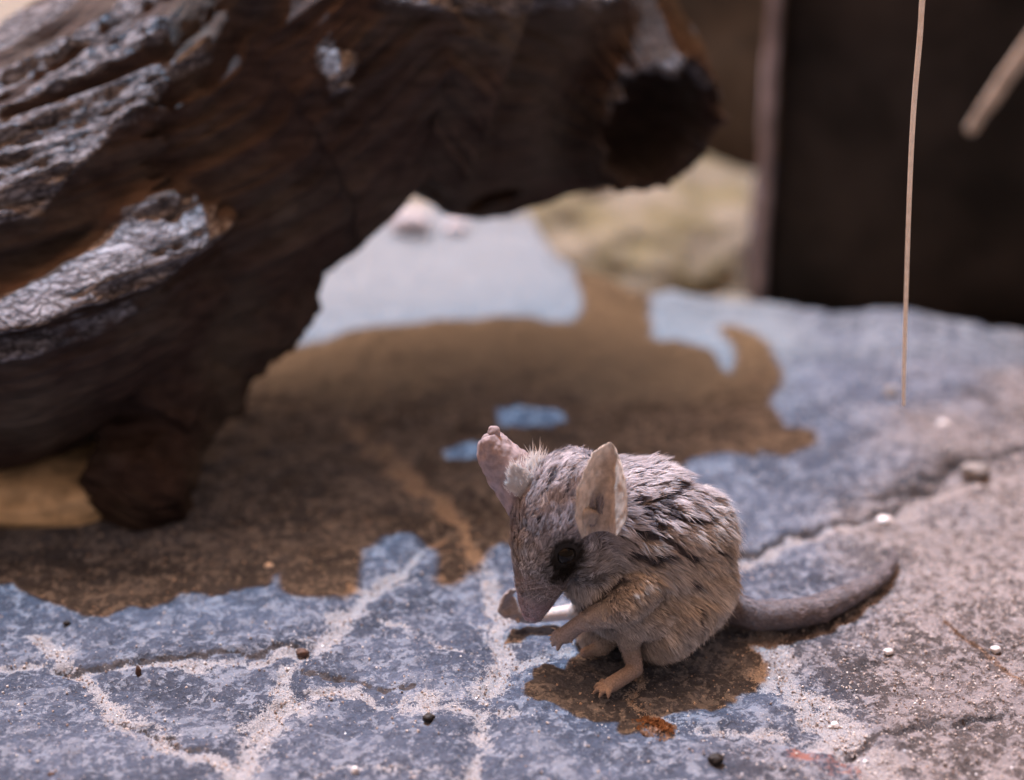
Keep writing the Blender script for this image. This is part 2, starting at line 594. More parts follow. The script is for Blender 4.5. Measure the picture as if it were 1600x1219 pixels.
jag = fbm(np.stack([arc * 60, Th * 5, Sx * 0], -1), 3, 130)
for pl, h, cs, keep_ in LEDGES:
    a = np.array(pl, float)
    inside = (U >= a[0, 0]) & (U <= a[-1, 0]) & front
    up = np.interp(U, a[:, 0], a[:, 1]) + 5 * jag
    lo = np.interp(U, a[:, 0], a[:, 2]) + 7 * jag
    w = np.maximum(lo - up, 4)
    rise = np.clip((V - up) / w, 0, 1) ** .9
    fall = 1 - (1 - keep_) * sstep(0, 1, (V - lo) / 14.0) - keep_ * sstep(0, 1, (V - lo - 20) / 420.0)
    endf = sstep(0, 120 if h > .02 else 34, np.minimum(U - a[0, 0], a[-1, 0] - U + 22 * jag2))
    if h > .02:
        endf = endf ** .6
    disp = disp + h * inside * rise * fall * endf
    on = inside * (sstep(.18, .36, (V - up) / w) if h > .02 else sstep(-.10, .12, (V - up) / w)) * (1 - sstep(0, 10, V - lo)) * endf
    lit_crust = np.maximum(lit_crust, cs * on)  # pale weathered crust, set on the sunlit bands so their light is painted in
    disp += on * .0020 * fbm(np.stack([arc * 130, Th * 26, Sx * 0], -1), 5, 140, .6)
lit_crust = np.maximum(lit_crust, .7 * sstep(.45, .8, np.sin(Th)) * sstep(.1, .5, fl + .25) * (1 - sstep(2.6, 3.0, Sx)))
# splintered overhang along the log top, above the picture, shaped to shade its front
P2 = P + N * disp[:, None]
ov = np.exp(-((Th - math.radians(51)) / .17) ** 2) * sstep(3.0, 3.4, Sx) * (1 - sstep(6.2, 6.8, Sx))
ovn = np.clip(1.0 + .25 * fbm(np.stack([arc * 14, Sx * 0, Sx * 0], -1), 2, 150), 0.1, 1.6)
ov *= 1 - .97 * np.exp(-((U - 500) / 62) ** 4)
P2 = P2 + (ov * ovn * .24 * sec[:, 3].repeat(NT_))[:, None] * np.array([-.1, -1, .12])
# ease the turn of the log towards its open end
Pg = P2.reshape(NS, NT_, 3)
ws = (sstep(4.2, 4.7, ts) * (1 - sstep(6.3, 6.8, ts)))[1:-1, None, None]
for it in range(260):
    Pg[1:-1] += .5 * ws * (.5 * (Pg[:-2] + Pg[2:]) - Pg[1:-1])
P2 = Pg.reshape(-1, 3)
P2 += N * ((.0016 * fbm(P * 60, 4, 180) + .0008 * fbm(fib2, 3, 121)) * np.repeat(sstep(4.2, 4.7, ts), NT_))[:, None]
# unseen holes cut to let light through: where the sun's line meets the lit patches on the slab
holes = [gp([(775, 640), (810, 632), (880, 645), (885, 660), (840, 668), (780, 668)]), gp([(690, 700), (740, 690), (765, 685), (765, 715), (700, 715)])]
F = grid_faces(NS, NT_, True)
fc = P2[F].mean(1)
g2 = fc[:, :2] + SUN_DIR[:2] * fc[:, 2:3]
cut = np.zeros(len(F), bool)
for h in holes:
    cut |= inpoly(g2, h)
F = F[~cut]
# hollow end: turn the wall inwards
last = P2[-NT_:]
cen = sec[-1, :3]
inner = []
endax = tang[-1]
for k, (sc_, dx) in enumerate(((.95, .0020), (.88, .001), (.84, -.008), (.83, -.022), (.72, -.036), (.02, -.046))):
    rag = 1 + .05 * fbm(np.stack([np.cos(th) * 3, np.sin(th) * 3, np.full(NT_, k * .3)], -1), 3, 160)
    inner.append(cen + (last - cen) * (sc_ * rag)[:, None] + endax * dx)
rim = endax * (.006 * fbm(np.stack([np.cos(th) * 4, np.sin(th) * 4, th * 0], -1), 4, 170))[:, None]
P2[-NT_:] += rim
inner[0] = inner[0] + rim; inner[1] = inner[1] + rim
allv = np.concatenate([P2] + inner)
base_i = (NS - 1) * NT_
F2 = grid_faces(len(inner) + 1, NT_, True) + base_i
log = tag(empty('hollow_log', (-.127, .535, 0)), 'dark weathered hollow log with pale splintered ledges, propped over the stone slab', 'log')
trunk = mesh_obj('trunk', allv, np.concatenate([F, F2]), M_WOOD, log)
crim = np.concatenate([lit_crust] + [np.full(NT_, c) for c in (.5, .3, .25, .2, .2, .2)])
rimc = .85 * sstep(.1, .6, st)  # sunlit arc painted pale on the upper half of the rim
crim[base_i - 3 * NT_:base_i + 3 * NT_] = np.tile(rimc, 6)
set_float(trunk, 'lit_crust', crim)
def set_grain(o, a, b):
    at = o.data.attributes.new('grain', 'FLOAT_VECTOR', 'POINT')
    at.data.foreach_set('vector', np.column_stack([a, b, np.zeros(len(a))]).astype(np.float32).ravel())
k_ = len(allv) - len(P2)
set_grain(trunk, np.concatenate([arc, np.full(k_, arc[-1])]), np.concatenate([Th * .07, np.tile(Th[:NT_] * .03, k_ // NT_)]))

def wood_tube(name, path, radii, jit, seed, cr=0.0, nseg=64, sub=40, flute=0.0):
    v, f = tube_pts(path, radii, nseg, sub)
    n = v - np.repeat(v.reshape(-1, nseg, 3).mean(1), nseg, 0)
    n /= np.linalg.norm(n, axis=1)[:, None]
    d = jit * fbm(v * np.array([40, 40, 22]), 4, seed) + jit * .35 * fbm(v * 160, 3, seed + 9)
    v = v + n * d[:, None]
    o = mesh_obj(name, v, f, M_WOOD, log)
    set_float(o, 'lit_crust', np.full(len(v), cr))
    m_ = len(v) // nseg
    set_grain(o, np.repeat(np.arange(m_) * .0015, nseg), np.tile(np.arange(nseg) / nseg * 6.28 * float(np.mean(radii)), m_))
    return o

wood_tube('branch_stub', [gy(400, 330, .640), gy(345, 440, .600), gy(275, 580, .570), gy(222, 690, .552), gz(220, 778, .004), gz(216, 806, -.02)],
          [.036, .032, .025, .0160, .0135, .0120], .0075, 200)
wood_tube('shadow_branch', [(.0, .72, .145), (.012, .78, .150), (.016, .835, .152), (.014, .880, .155)], [.024, .018, .013, .006], .003, 220, nseg=32, sub=24)  # unseen branch added to cast the strip of shade behind the log
# unseen splinters added on the near shoulder so their shadows notch the front edge of the shade
def above(u, v, z):
    g = gz(u, v)
    return np.array([g[0], g[1], 0]) - SUN_DIR * z
for pts, r in (([(500, 840), (500, 905), (498, 925)], (.016, .0125, .008)), ([(722, 830), (712, 880), (690, 912)], (.010, .006, .003))):
    wood_tube('shadow_splinter', [above(u, v, .205) for u, v in pts], r, .002, 230 + int(pts[0][0]), cr=.3, nseg=20, sub=10)
# unseen spurs added above the picture on the far shoulder, casting the hooked shadow
wood_tube('shadow_spur', [(.03, .700, .130), (.045, .700, .165), above(1150, 622, .19), above(1180, 575, .195), above(1165, 530, .195), above(1132, 502, .195)],
          [.012, .010, .010, .0095, .0080, .0045], .0025, 210, cr=-.3, nseg=32, sub=20)
wood_tube('shadow_spur', [(.045, .700, .165), above(1170, 650, .188), above(1212, 688, .190), above(1243, 680, .192), above(1250, 664, .192)],
          [.010, .010, .007, .0075, .0045], .0020, 214, cr=-.3, nseg=32, sub=20)

# ------------------------------------------------------------------ things behind
M_PANEL = simple_mat('blackened_board', (0.027, 0.022, 0.020), .8, .7, 14, .002)
M_TRIM = simple_mat('grey_edge', (0.32, 0.28, 0.31), .7, .35, 60, .001)
def slab_box(p0, p1, thick, z0, z1, bev=.004):
    """board standing from p0 to p1 (plan), thickness away from the viewer"""
    a = np.array(p0); b = np.array(p1)
    d = (b - a) / np.linalg.norm(b - a); n = np.array([-d[1], d[0]])
    if n[1] < 0: n = -n
    bm = bmesh.new()
    vs = []
    for z in (z0, z1):
        for q in (a, b, b + n * thick, a + n * thick):
            vs.append(bm.verts.new((q[0], q[1], z)))
    for f in ((3, 2, 1, 0), (4, 5, 6, 7), (0, 1, 5, 4), (1, 2, 6, 5), (2, 3, 7, 6), (3, 0, 4, 7)):
        bm.faces.new([vs[i] for i in f])
    bmesh.ops.bevel(bm, geom=bm.edges[:], offset=bev, segments=2, affect='EDGES')
    bmesh.ops.subdivide_edges(bm, edges=[e for e in bm.edges if e.calc_length() > .03], cuts=12, use_grid_fill=True)
    v = np.array([x.co[:] for x in bm.verts]); bm.verts.index_update()
    f = [[x.index for x in q.verts] for q in bm.faces]
    bm.free()
    v = v + .0022 * np.stack([fbm(v * 30, 3, 301), fbm(v * 30 + 9, 3, 302), 0 * v[:, 0]], -1)
    return v, f
board = tag(empty('dark_board', (.30, .86, -.05)), 'tall blackened board standing upright behind the right edge of the slab', 'board')
mesh_obj('panel', *slab_box((.134, .858), (.62, .765), .03, -.05, .165), M_PANEL, board)
mesh_obj('edge_trim', *slab_box((.1255, .853), (.1318, .852), .034, -.05, .170, .002), M_TRIM, board)

def boulder(name, cen, rad, mat, seed, amp=.12, sub=5, flat=0.0, freq=1.6, blocky=0.0):
    bm = bmesh.new()
    bmesh.ops.create_icosphere(bm, subdivisions=sub, radius=1)
    bm.verts.index_update()
    v = np.array([x.co[:] for x in bm.verts]); f = [[x.index for x in q.verts] for q in bm.faces]
    bm.free()
    if blocky:
        k = np.max(np.abs(v), axis=1)[:, None]
        v = v * (1 - blocky) + (v / k) * .8 * blocky
    v = v * (1 + amp * fbm(v * freq + seed * 3.1, 4, seed))[:, None]
    v = v * np.asarray(rad) + np.asarray(cen)
    return v, f
M_ROCK = simple_mat('dark_rock', (0.115, 0.095, 0.082), .9, .4, 30, .004)
rw = mesh_obj('rock_wall', *boulder('rock_wall', (.20, 1.19, .02), (.30, .085, .15), M_ROCK, 5, .08, 6, blocky=.75), M_ROCK)
tag(rw, 'dark grey rough rock wall at the far side of the sandy floor', 'rock')
M_TAN = simple_mat('warm_lit_tan', (0.72, 0.58, 0.38), .9, .35, 90, .002)
# added stone under the log's near end, warm light put into its tan
c = gz(40, 770)
ts_ = mesh_obj('warm_lit_stone', *boulder('warm_lit_stone', (c[0] - .012, c[1] + .018, .0), (.060, .048, .013), M_TAN, 12, .10, 5, blocky=.5), M_TAN)
tag(ts_, 'flat added stone under the log, tan for warm light on the slab', 'stone')
# pale boulders and stones on the sand behind the slab
M_PALE = simple_mat('pale_stone', (0.27, 0.25, 0.24), .85, .25, 120, .001)
M_WHITE = simple_mat('white_stone', (0.62, 0.60, 0.64), .8, .15, 150, .0008)
def stone(px, z, r, mat, label, seed, name='stone', sq=(1, .9, .75)):
    g = gz(px[0], px[1], z)
    o = mesh_obj(name, *boulder(name, (g[0], g[1], z + r * sq[2] * .75), tuple(r * s for s in sq), mat, seed, .14, 4), mat)
    return tag(o, label, 'stone')
stone((642, 366), 0, .0095, M_WHITE, 'small white rounded stone on the far slab edge below the middle of the log', 21, sq=(1.1, .8, .75))
stone((712, 362), 0, .0055, M_WHITE, 'tiny pale stone on the far slab edge just right of the white rounded stone', 22, sq=(1.2, .9, .6))
stone((930, 322), -.015, .0150, M_PALE, 'pale rounded stone on the beige rock, under the hollow end of the log', 23, sq=(1.2, .9, .7))
def shelf(name, u, v, z, rad, mat, label, seed, bl=.55, amp=.16):
    g = gz(u, v, z)
    o = mesh_obj(name, *boulder(name, (g[0], g[1] + rad[1], z + rad[2] * .5), rad, mat, seed, amp, 5, freq=2.2, blocky=bl), mat)
    return tag(o, label, 'stone')
def mat_bank():
    t = NT('beige_rock')
    n = t.noise(28, 4, .6); m = t.noise(110, 5, .65)
    c = t.mix(t.ramp(n, .38, .62), (.185, .160, .080), (.245, .215, .160))
    t.base(t.mix(t.ramp(m, .3, .7), t.mix(1.0, c, (.7, .7, .7), 'MULTIPLY'), c))
    t.set(Roughness=.9)
    t.bump(m, .8, .003)
    return t.m
bank = mesh_obj('beige_rock', *boulder('beige_rock', (.088, .985, -.062), (.105, .115, .066), mat_bank(), 34, .10, 6, freq=2.4, blocky=.2), bpy.data.materials['beige_rock'])
tag(bank, 'broad mottled beige rock mass between the hollow log end and the dark board', 'rock')
shelf('stone', 1200, 468, -.045, (.012, .012, .048), simple_mat('blue_stone', (.15, .145, .17), .9, .4, 90, .002), 'narrow blue grey stone leaning at the foot of the pale board edge', 26, .3)

# ------------------------------------------------------------------ grass stem and twig
def mat_straw():
    t = NT('dry_straw')
    n = t.noise(500, 3, .6)
    c = t.mix(t.ramp(n, .3, .7), (.80, .74, .66), (.92, .88, .82))
    t.base(c); t.set(Roughness=.45)
    b_ = t.node('ShaderNodeBsdfTranslucent'); t.link(c, b_.inputs[0])
    mx = t.node('ShaderNodeMixShader'); mx.inputs[0].default_value = .5
    t.link(t.bsdf.outputs[0], mx.inputs[1]); t.link(b_.outputs[0], mx.inputs[2]); t.link(mx.outputs[0], t.out.inputs[0])
    return t.m
M_STRAW = mat_straw()
sv, sff = tube_pts([gy(1412, 634, .474), gy(1413, 560, .474), gy(1420, 330, .474), gy(1427, 180, .473), gy(1437, 60, .472), gy(1441, 0, .472), gy(1450, -130, .471), gy(1470, -400, .470), gy(1540, -800, .47)],
                   [.00045, .00062, .00070, .00074, .00078, .00080, .00085, .0009, .0010], 10, 10)
stem = mesh_obj('grass_stem', sv, sff, M_STRAW)
tag(stem, 'thin straight pale dry grass stem hanging down before the dark board', 'grass stem')
M_TWIG = simple_mat('dry_twig', (0.55, 0.46, 0.38), .8, .3, 200, .0006)
tv, tf = tube_pts([gy(1517, 204, .80), gy(1545, 160, .79), gy(1600, 82, .775), gy(1690, -50, .75), gy(1900, -300, .70)], [.0028, .0033, .0036, .0042, .005], 14, 12, .0006, 4)
twig = mesh_obj('twig', tv, tf, M_TWIG)
tag(twig, 'short broken brown twig slanting in from the right before the dark board', 'twig')

# ------------------------------------------------------------------ the small marsupial
PXM = .000184
caps = []          # p0, r0, p1, r1, fur length, tag
def cap(p0, r0, p1, r1, fur, kind):
    caps.append((np.array(p0, float), r0, np.array(p1, float), r1, fur, kind))
def B(u, v, Y):
    return gy(u, v, Y)
def chain(pts, radii, fur, kind):
    for (a, ra), (b_, rb) in zip(zip(pts[:-1], radii[:-1]), zip(pts[1:], radii[1:])):
        cap(a, ra * PXM, b_, rb * PXM, fur, kind)
# trunk of the body
rump = B(1043, 900, .442); back = B(1002, 832, .441); chest = B(945, 885, .434); back2 = B(1062, 838, .443); neck = B(915, 800, .435)
cap(rump, 103 * PXM, back, 112 * PXM, 1.0, 'body')
cap(back2, 82 * PXM, rump, 98 * PXM, 1.0, 'body')
cap(back, 108 * PXM, neck, 80 * PXM, 1.0, 'body')
cap(back, 105 * PXM, chest, 70 * PXM, .8, 'belly')
cap(chest, 70 * PXM, B(975, 935, .430), 62 * PXM, .7, 'belly')
cap(B(1052, 950, .4305), 62 * PXM, B(1035, 980, .427), 50 * PXM, .75, 'thigh')
cap(B(1052, 950, .4305), 62 * PXM, B(1020, 905, .433), 62 * PXM, .85, 'thigh')
# head
hp = [B(893, 778, .431), B(872, 808, .428), B(858, 850, .4255), B(846, 898, .4250), B(838, 932, .4262), B(833, 955, .4275)]
hr = [71, 68, 56, 41, 29, 18]
chain(hp[:4], hr[:4], .6, 'head')
chain(hp[3:], hr[3:], .22, 'muzzle')
cap(hp[1], 60 * PXM, B(925, 865, .428), 48 * PXM, .7, 'cheek')
# near foreleg
sh = B(1000, 915, .4225); el = B(975, 948, .4175); wr = B(902, 977, .4200)
cap(sh, 34 * PXM, el, 26 * PXM, .6, 'arm')
cap(el, 25 * PXM, B(930, 965, .4185), 19 * PXM, .35, 'arm')
cap(B(930, 965, .4185), 19 * PXM, wr, 12 * PXM, .15, 'skin')
hand_n = B(884, 992, .4215)
cap(wr, 13 * PXM, hand_n, 14 * PXM, 0, 'skin')
for du, dv, dY in ((-17, -9, .002), (-20, 0, .0012), (-18, 9, .0002), (-11, 16, -.0008)):
    m = B(884 + du * .72, 992 + dv * .62, .4215 + dY * .5 - .0008); e = B(884 + du * 1.15, 992 + dv + 7, .4215 + dY)
    cap(hand_n, 6.5 * PXM, m, 5.0 * PXM, 0, 'skin'); cap(m, 5.0 * PXM, e, 3.2 * PXM, 0, 'skin')
m = B(893, 1003, .419); cap(hand_n, 4.5 * PXM, m, 3.0 * PXM, 0, 'skin')
# far foreleg, reaching past the nose
cap(B(940, 915, .445), 24 * PXM, B(900, 955, .4485), 13 * PXM, .3, 'arm')
wf = B(822, 966, .4475)
cap(B(900, 955, .4485), 13 * PXM, wf, 9 * PXM, .1, 'lit_arm')
hf = B(803, 957, .4465)
cap(hf, 12 * PXM, B(798, 938, .4470), 9 * PXM, 0, 'skin')
cap(wf, 9 * PXM, hf, 12.5 * PXM, 0, 'skin')
for k, (pts) in enumerate((((793, 944), (797, 928), (806, 921)), ((790, 949), (790, 932), (798, 922)), ((788, 955), (784, 941), (790, 929)), ((790, 962), (781, 954), (783, 944)))):
    q = [B(u, v, .4465 - .0008 * k) for u, v in pts]
    cap(hf, 7.5 * PXM, q[0], 5.6 * PXM, 0, 'skin'); cap(q[0], 5.6 * PXM, q[1], 4.8 * PXM, 0, 'skin'); cap(q[1], 4.8 * PXM, q[2], 3.0 * PXM, 0, 'skin')
cap(hf, 5 * PXM, B(810, 972, .4440), 3.4 * PXM, 0, 'skin')
cap(B(950, 960, .436), 45 * PXM, B(935, 985, .4385), 36 * PXM, .5, 'belly')
# near hind leg and foot
kn = B(975, 960, .4195); an = gz(993, 1046, .0035)
cap(B(1030, 960, .427), 46 * PXM, kn, 26 * PXM, .6, 'thigh')
cap(kn, 25 * PXM, B(984, 1010, .4195), 15 * PXM, .35, 'leg')
cap(B(984, 1010, .4195), 15 * PXM, an, 12 * PXM, .2, 'skin')
mt = gz(955, 1070, .0026)
cap(an, 12 * PXM, mt, 12.5 * PXM, .08, 'skin')
for u, v, r in ((936, 1064, 3.8), (928, 1072, 4.2), (927, 1081, 4.4), (936, 1087, 4.2), (950, 1089, 3.8)):
    a = gz(955 + (u - 955) * .45, 1070 + (v - 1070) * .45, .0022); e = gz(u, v + 3, .0009); m = a * .45 + e * .55 + np.array([0, 0, .0007])
    cap(a, r * 1.25 * PXM, m, r * 1.05 * PXM, 0, 'skin'); cap(m, r * 1.05 * PXM, e, r * .5 * PXM, 0, 'skin')
# far hind foot, tucked under the belly
cap(B(960, 960, .437), 40 * PXM, gz(940, 1012, .004), 13 * PXM, .3, 'leg')
cap(gz(940, 1012, .004), 12 * PXM, gz(915, 1020, .0026), 9 * PXM, .05, 'skin')
# tail
tb = [(1085, 985, 30), (1130, 987, 26), (1175, 988, 24), (1225, 986, 24), (1275, 977, 23), (1315, 961, 20), (1350, 937, 15), (1378, 909, 12), (1392, 889, 9), (1397, 874, 6), (1392, 862, 4)]
tp = []
for u, v, r in tb:
    p = gz(u, v - .35 * r, .0); p[2] = max(gh(p[0], p[1]), -.001) + r * PXM * .97 + .0004
    tp.append(p)
tp[0][2] += .006; tp[1][2] += .0022
chain(tp, [t[2] for t in tb], .34, 'tail')

def capsule_mesh(p0, r0, p1, r1):
    L = np.linalg.norm(p1 - p0)
    n = max(2, int(L / (min(r0, r1) * .22)) + 1)
    out = []
    for k in range(n):
        t = k / (n - 1)
        out.append((p0 + (p1 - p0) * t, r0 + (r1 - r0) * t))
    return out
bm = bmesh.new()
bmesh.ops.create_icosphere(bm, subdivisions=3, radius=1)
bm.verts.index_update()
sv3 = np.array([x.co[:] for x in bm.verts]); sf3 = np.array([[x.index for x in q.verts] for q in bm.faces])
bm.free()
VV = []; FF = []; off = 0
for p0, r0, p1, r1, fur, kd in caps:
    for c_, r_ in capsule_mesh(p0, r0, p1, r1):
        VV.append(sv3 * r_ + c_); FF.append(sf3 + off); off += len(sv3)
tmp = bpy.data.meshes.new('tmp'); tmp.from_pydata(np.concatenate(VV).tolist(), [], np.concatenate(FF).tolist())
to = bpy.data.objects.new('tmp', tmp); C.objects.link(to)
rm = to.modifiers.new('r', 'REMESH'); rm.mode = 'VOXEL'; rm.voxel_size = .00034
dg = bpy.context.evaluated_depsgraph_get()
ev = to.evaluated_get(dg).to_mesh()
nv = len(ev.vertices)
bv = np.empty(nv * 3); ev.vertices.foreach_get('co', bv); bv = bv.reshape(-1, 3)
bq = [tuple(p.vertices) for p in ev.polygons]
ne = len(ev.edges); be = np.empty(ne * 2, int); ev.edges.foreach_get('vertices', be); be = be.reshape(-1, 2)
to.to_mesh_clear(); bpy.data.objects.remove(to); bpy.data.meshes.remove(tmp)

def cap_sd(P_, c):
    p0, r0, p1, r1 = c[:4]
    d = p1 - p0
    t = np.clip(((P_ - p0) @ d) / (d @ d + 1e-12), 0, 1)
    return np.linalg.norm(P_ - (p0 + t[:, None] * d), axis=1) - (r0 + (r1 - r0) * t)
def weights(P_):
    w = np.stack([np.exp(-np.clip(cap_sd(P_, c), -.002, .01) / .0007) for c in caps], -1)
    return w / w.sum(1)[:, None]
wv = weights(bv)
kinds = [c[5] for c in caps]
def kw(w, *names):
    return w[:, [i for i, k in enumerate(kinds) if k in names]].sum(1)
skin_w = kw(wv, 'skin', 'lit_arm', 'muzzle', 'tail')
# smooth the joins: a lot on the furry trunk, little on hands, feet and nose
deg = np.bincount(be.ravel(), minlength=nv).astype(float)
for it in range(34):
    acc = np.zeros((nv, 3))
    for k in range(3):
        acc[:, k] = np.bincount(be[:, 0], bv[be[:, 1], k], nv) + np.bincount(be[:, 1], bv[be[:, 0], k], nv)
    lam = .6 * (1 - skin_w) + (.5 * skin_w if it < 3 else 0)
    bv = bv + lam[:, None] * (acc / deg[:, None] - bv)

pet = tag(empty('small_marsupial', (.035, .425, 0)), 'small grey brown mouse-like marsupial with big ears, hunched on the slab over its own shadow', 'marsupial')
body = mesh_obj('body', bv, bq, None, pet)
bvh = BVHTree.FromPolygons([Vector(p) for p in bv], bq)
def hit(u, v):
    d = Vector(ray(u, v)).normalized()
    loc, nor, i, dist = bvh.ray_cast(Vector((0, 0, CAM_H)), d)
    return np.array(loc), np.array(nor), np.array(d)

eye_c, eye_n, eye_d = hit(886, 869)
eye_ctr = eye_c - eye_n * .0011
nose_tip = hp[-1]

# pigment of coat and skin
def pigment(P_, w):
    z = P_[:, 2]
    dors = np.array([.50, .475, .515]); side = np.array([.50, .475, .465]); pale = np.array([.62, .59, .56]); sk = np.array([.37, .325, .315])
    h = np.clip((z - .012) / .040 + .25 * fbm(P_ * 220, 3, 400), 0, 1)[:, None]
    col = pale * (1 - h) + side * h
    h2 = sstep(.034, .052, z + .004 * fbm(P_ * 160, 2, 410))[:, None]
    col = col * (1 - h2) + dors * h2
    k = kw(w, 'belly', 'leg')[:, None] * .5
    col = col * (1 - k) + pale * k
    k = kw(w, 'skin')[:, None]
    col = col * (1 - k) + sk * k
    k = kw(w, 'lit_arm')[:, None]
    col = col * (1 - k) + np.array([.80, .74, .72]) * k  # sunlight on the far forearm put into its colour
    k = kw(w, 'muzzle')[:, None]
    col = col * (1 - k) + np.array([.42, .33, .345]) * k
    k = kw(w, 'tail')[:, None]
    col = col * (1 - k) + np.array([.27, .245, .265]) * k
    # dark ring of fur round the eye, running on to the muzzle
    q = P_ - eye_c
    ax = (nose_tip - eye_c) / np.linalg.norm(nose_tip - eye_c)
    al = q @ ax
    pr_ = np.linalg.norm(q - al[:, None] * ax, axis=1)
    al2 = np.where(al > 0, al * .45, al * 1.05)
    dd = np.hypot(al2, pr_)
    e = (1 - sstep(.0040, .0068, dd + .0008 * fbm(P_ * 900, 2, 420)))[:, None]
    col = col * (1 - e) + np.array([.035, .028, .022]) * e
    nt = np.exp(-(np.linalg.norm(P_ - nose_tip, axis=1) / .0026) ** 2)[:, None]
    col = col * (1 - nt) + np.array([.44, .30, .32]) * nt
    return col
PARTS = [([(985, 775), (1012, 800), (1022, 790), (1045, 770), (1080, 745)], 8), ([(1000, 790), (1012, 815), (1030, 822)], 8), ([(990, 830), (1030, 838), (1062, 858), (1080, 872)], 6),
         ([(1035, 800), (1075, 812), (1100, 812)], 6), ([(985, 862), (1015, 872), (1040, 868)], 8), ([(1030, 780), (1050, 800)], 6), ([(1078, 905), (1083, 912)], 7), ([(1085, 940), (1092, 985)], 4),
         ([(908, 812), (935, 818)], 6), ([(862, 740), (850, 775)], 4), ([(890, 735), (880, 775)], 4), ([(838, 800), (846, 830)], 3), ([(985, 745), (1000, 762)], 4), ([(1010, 715), (1022, 735)], 3),
         ([(1110, 855), (1125, 862)], 5), ([(970, 905), (930, 935), (905, 950)], 7)]
def parted(P_):
    u, v = proj(P_)
    q = np.stack([u, v], -1) + 4 * np.stack([fbm(P_ * 700, 2, 450), fbm(P_ * 700 + 5, 2, 451)], -1)
    r = np.zeros(len(P_))
    fr = (P_[:, 1] < .452)
    for pl, w in PARTS:
        d, _ = polydist(q, pl)
        r = np.maximum(r, np.exp(-(d / (w * 1.3)) ** 2) * fr)
    return r
wv = weights(bv)
bcol = pigment(bv, wv)
furlen = (wv @ np.array([c[4] for c in caps]))
bcol = bcol * (1 - .72 * parted(bv)[:, None])
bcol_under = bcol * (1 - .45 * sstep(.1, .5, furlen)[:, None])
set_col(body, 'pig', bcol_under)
def mat_skin():
    t = NT('marsupial_skin')
    c = t.attr('pig').outputs['Color']
    n = t.noise(1800, 3, .6)
    t.base(t.mix(1.0, c, t.mix(t.ramp(n, .3, .7), (.72, .72, .72), (1.1, 1.1, 1.1)), 'MULTIPLY'))
    t.set(Roughness=.55)
    t.bsdf.inputs['Specular IOR Level'].default_value = .35
    t.bsdf.inputs['Subsurface Weight'].default_value = .12
    t.bsdf.inputs['Subsurface Radius'].default_value = (.0012, .0006, .0004)
    t.bsdf.inputs['Subsurface Scale'].default_value = 1.0
    t.bump(n, .5, .0003)
    return t.m
body.data.materials.append(mat_skin())

def mat_fur():
    t = NT('marsupial_fur')
    c = t.attr('pig').outputs['Color']
    t.base(c)
    t.set(Roughness=.55)
    t.bsdf.inputs['Specular IOR Level'].default_value = .30
    tr = t.node('ShaderNodeBsdfTranslucent')
    t.link(c, tr.inputs[0])
    mx = t.node('ShaderNodeMixShader')
    mx.inputs[0].default_value = .28
    t.link(t.bsdf.outputs[0], mx.inputs[1]); t.link(tr.outputs[0], mx.inputs[2])
    t.link(mx.outputs[0], t.out.inputs[0])
    return t.m
M_FUR = mat_fur()

# coat: tapering hairs rooted over the body
bq_a = np.array([q for q in bq if len(q) == 4])
tri = np.concatenate([bq_a[:, [0, 1, 2]], bq_a[:, [0, 2, 3]]])
A = bv[tri[:, 1]] - bv[tri[:, 0]]; Bv = bv[tri[:, 2]] - bv[tri[:, 0]]
cr_ = np.cross(A, Bv); area = np.linalg.norm(cr_, axis=1) / 2
tn = cr_ / (2 * area[:, None] + 1e-18)
vn = np.zeros((nv, 3))
for k in range(3):
    for j in range(3):
        vn[:, k] += np.bincount(tri[:, j], cr_[:, k], nv)
vn /= np.linalg.norm(vn, axis=1)[:, None] + 1e-18
NH = 110000
wt = area * np.clip(furlen[tri].mean(1), 0, 1) ** .5 * (furlen[tri].mean(1) > .05)
pick = RNG.choice(len(tri), NH, p=wt / wt.sum())
r1 = RNG.random(NH); r2 = RNG.random(NH); fl_ = r1 + r2 > 1
r1[fl_] = 1 - r1[fl_]; r2[fl_] = 1 - r2[fl_]
bar = np.stack([1 - r1 - r2, r1, r2], -1)
root = (bv[tri[pick]] * bar[:, :, None]).sum(1)
rn = (vn[tri[pick]] * bar[:, :, None]).sum(1); rn /= np.linalg.norm(rn, axis=1)[:, None]
rf = (furlen[tri[pick]] * bar).sum(1)
keep = np.linalg.norm(root - eye_ctr, axis=1) > .0036
root, rn, rf = root[keep], rn[keep], rf[keep]
NH = len(root)
wr_ = weights(root)
# comb: away from the nose over the head, then back and down over the rump
headw = kw(wr_, 'head', 'muzzle', 'cheek')[:, None]
d1 = root - nose_tip; d1 /= np.linalg.norm(d1, axis=1)[:, None]
away = root - hp[0]; away /= np.linalg.norm(away, axis=1)[:, None]
down = np.clip((root[:, 0] - .03) / .04, 0, 1.3)[:, None]
d2 = away + np.array([.35, .1, -.15]) + down * np.array([.0, 0, -.9])
tailw = kw(wr_, 'tail')[:, None]
comb = d1 * headw + d2 * (1 - headw)
comb = comb * (1 - tailw) + np.array([1, -.1, .1]) * tailw
comb += .55 * np.stack([fbm(root * 260, 2, 430), fbm(root * 260 + 7, 2, 431), fbm(root * 260 + 17, 2, 432)], -1)
comb -= (comb * rn).sum(1)[:, None] * rn
comb /= np.linalg.norm(comb, axis=1)[:, None] + 1e-9
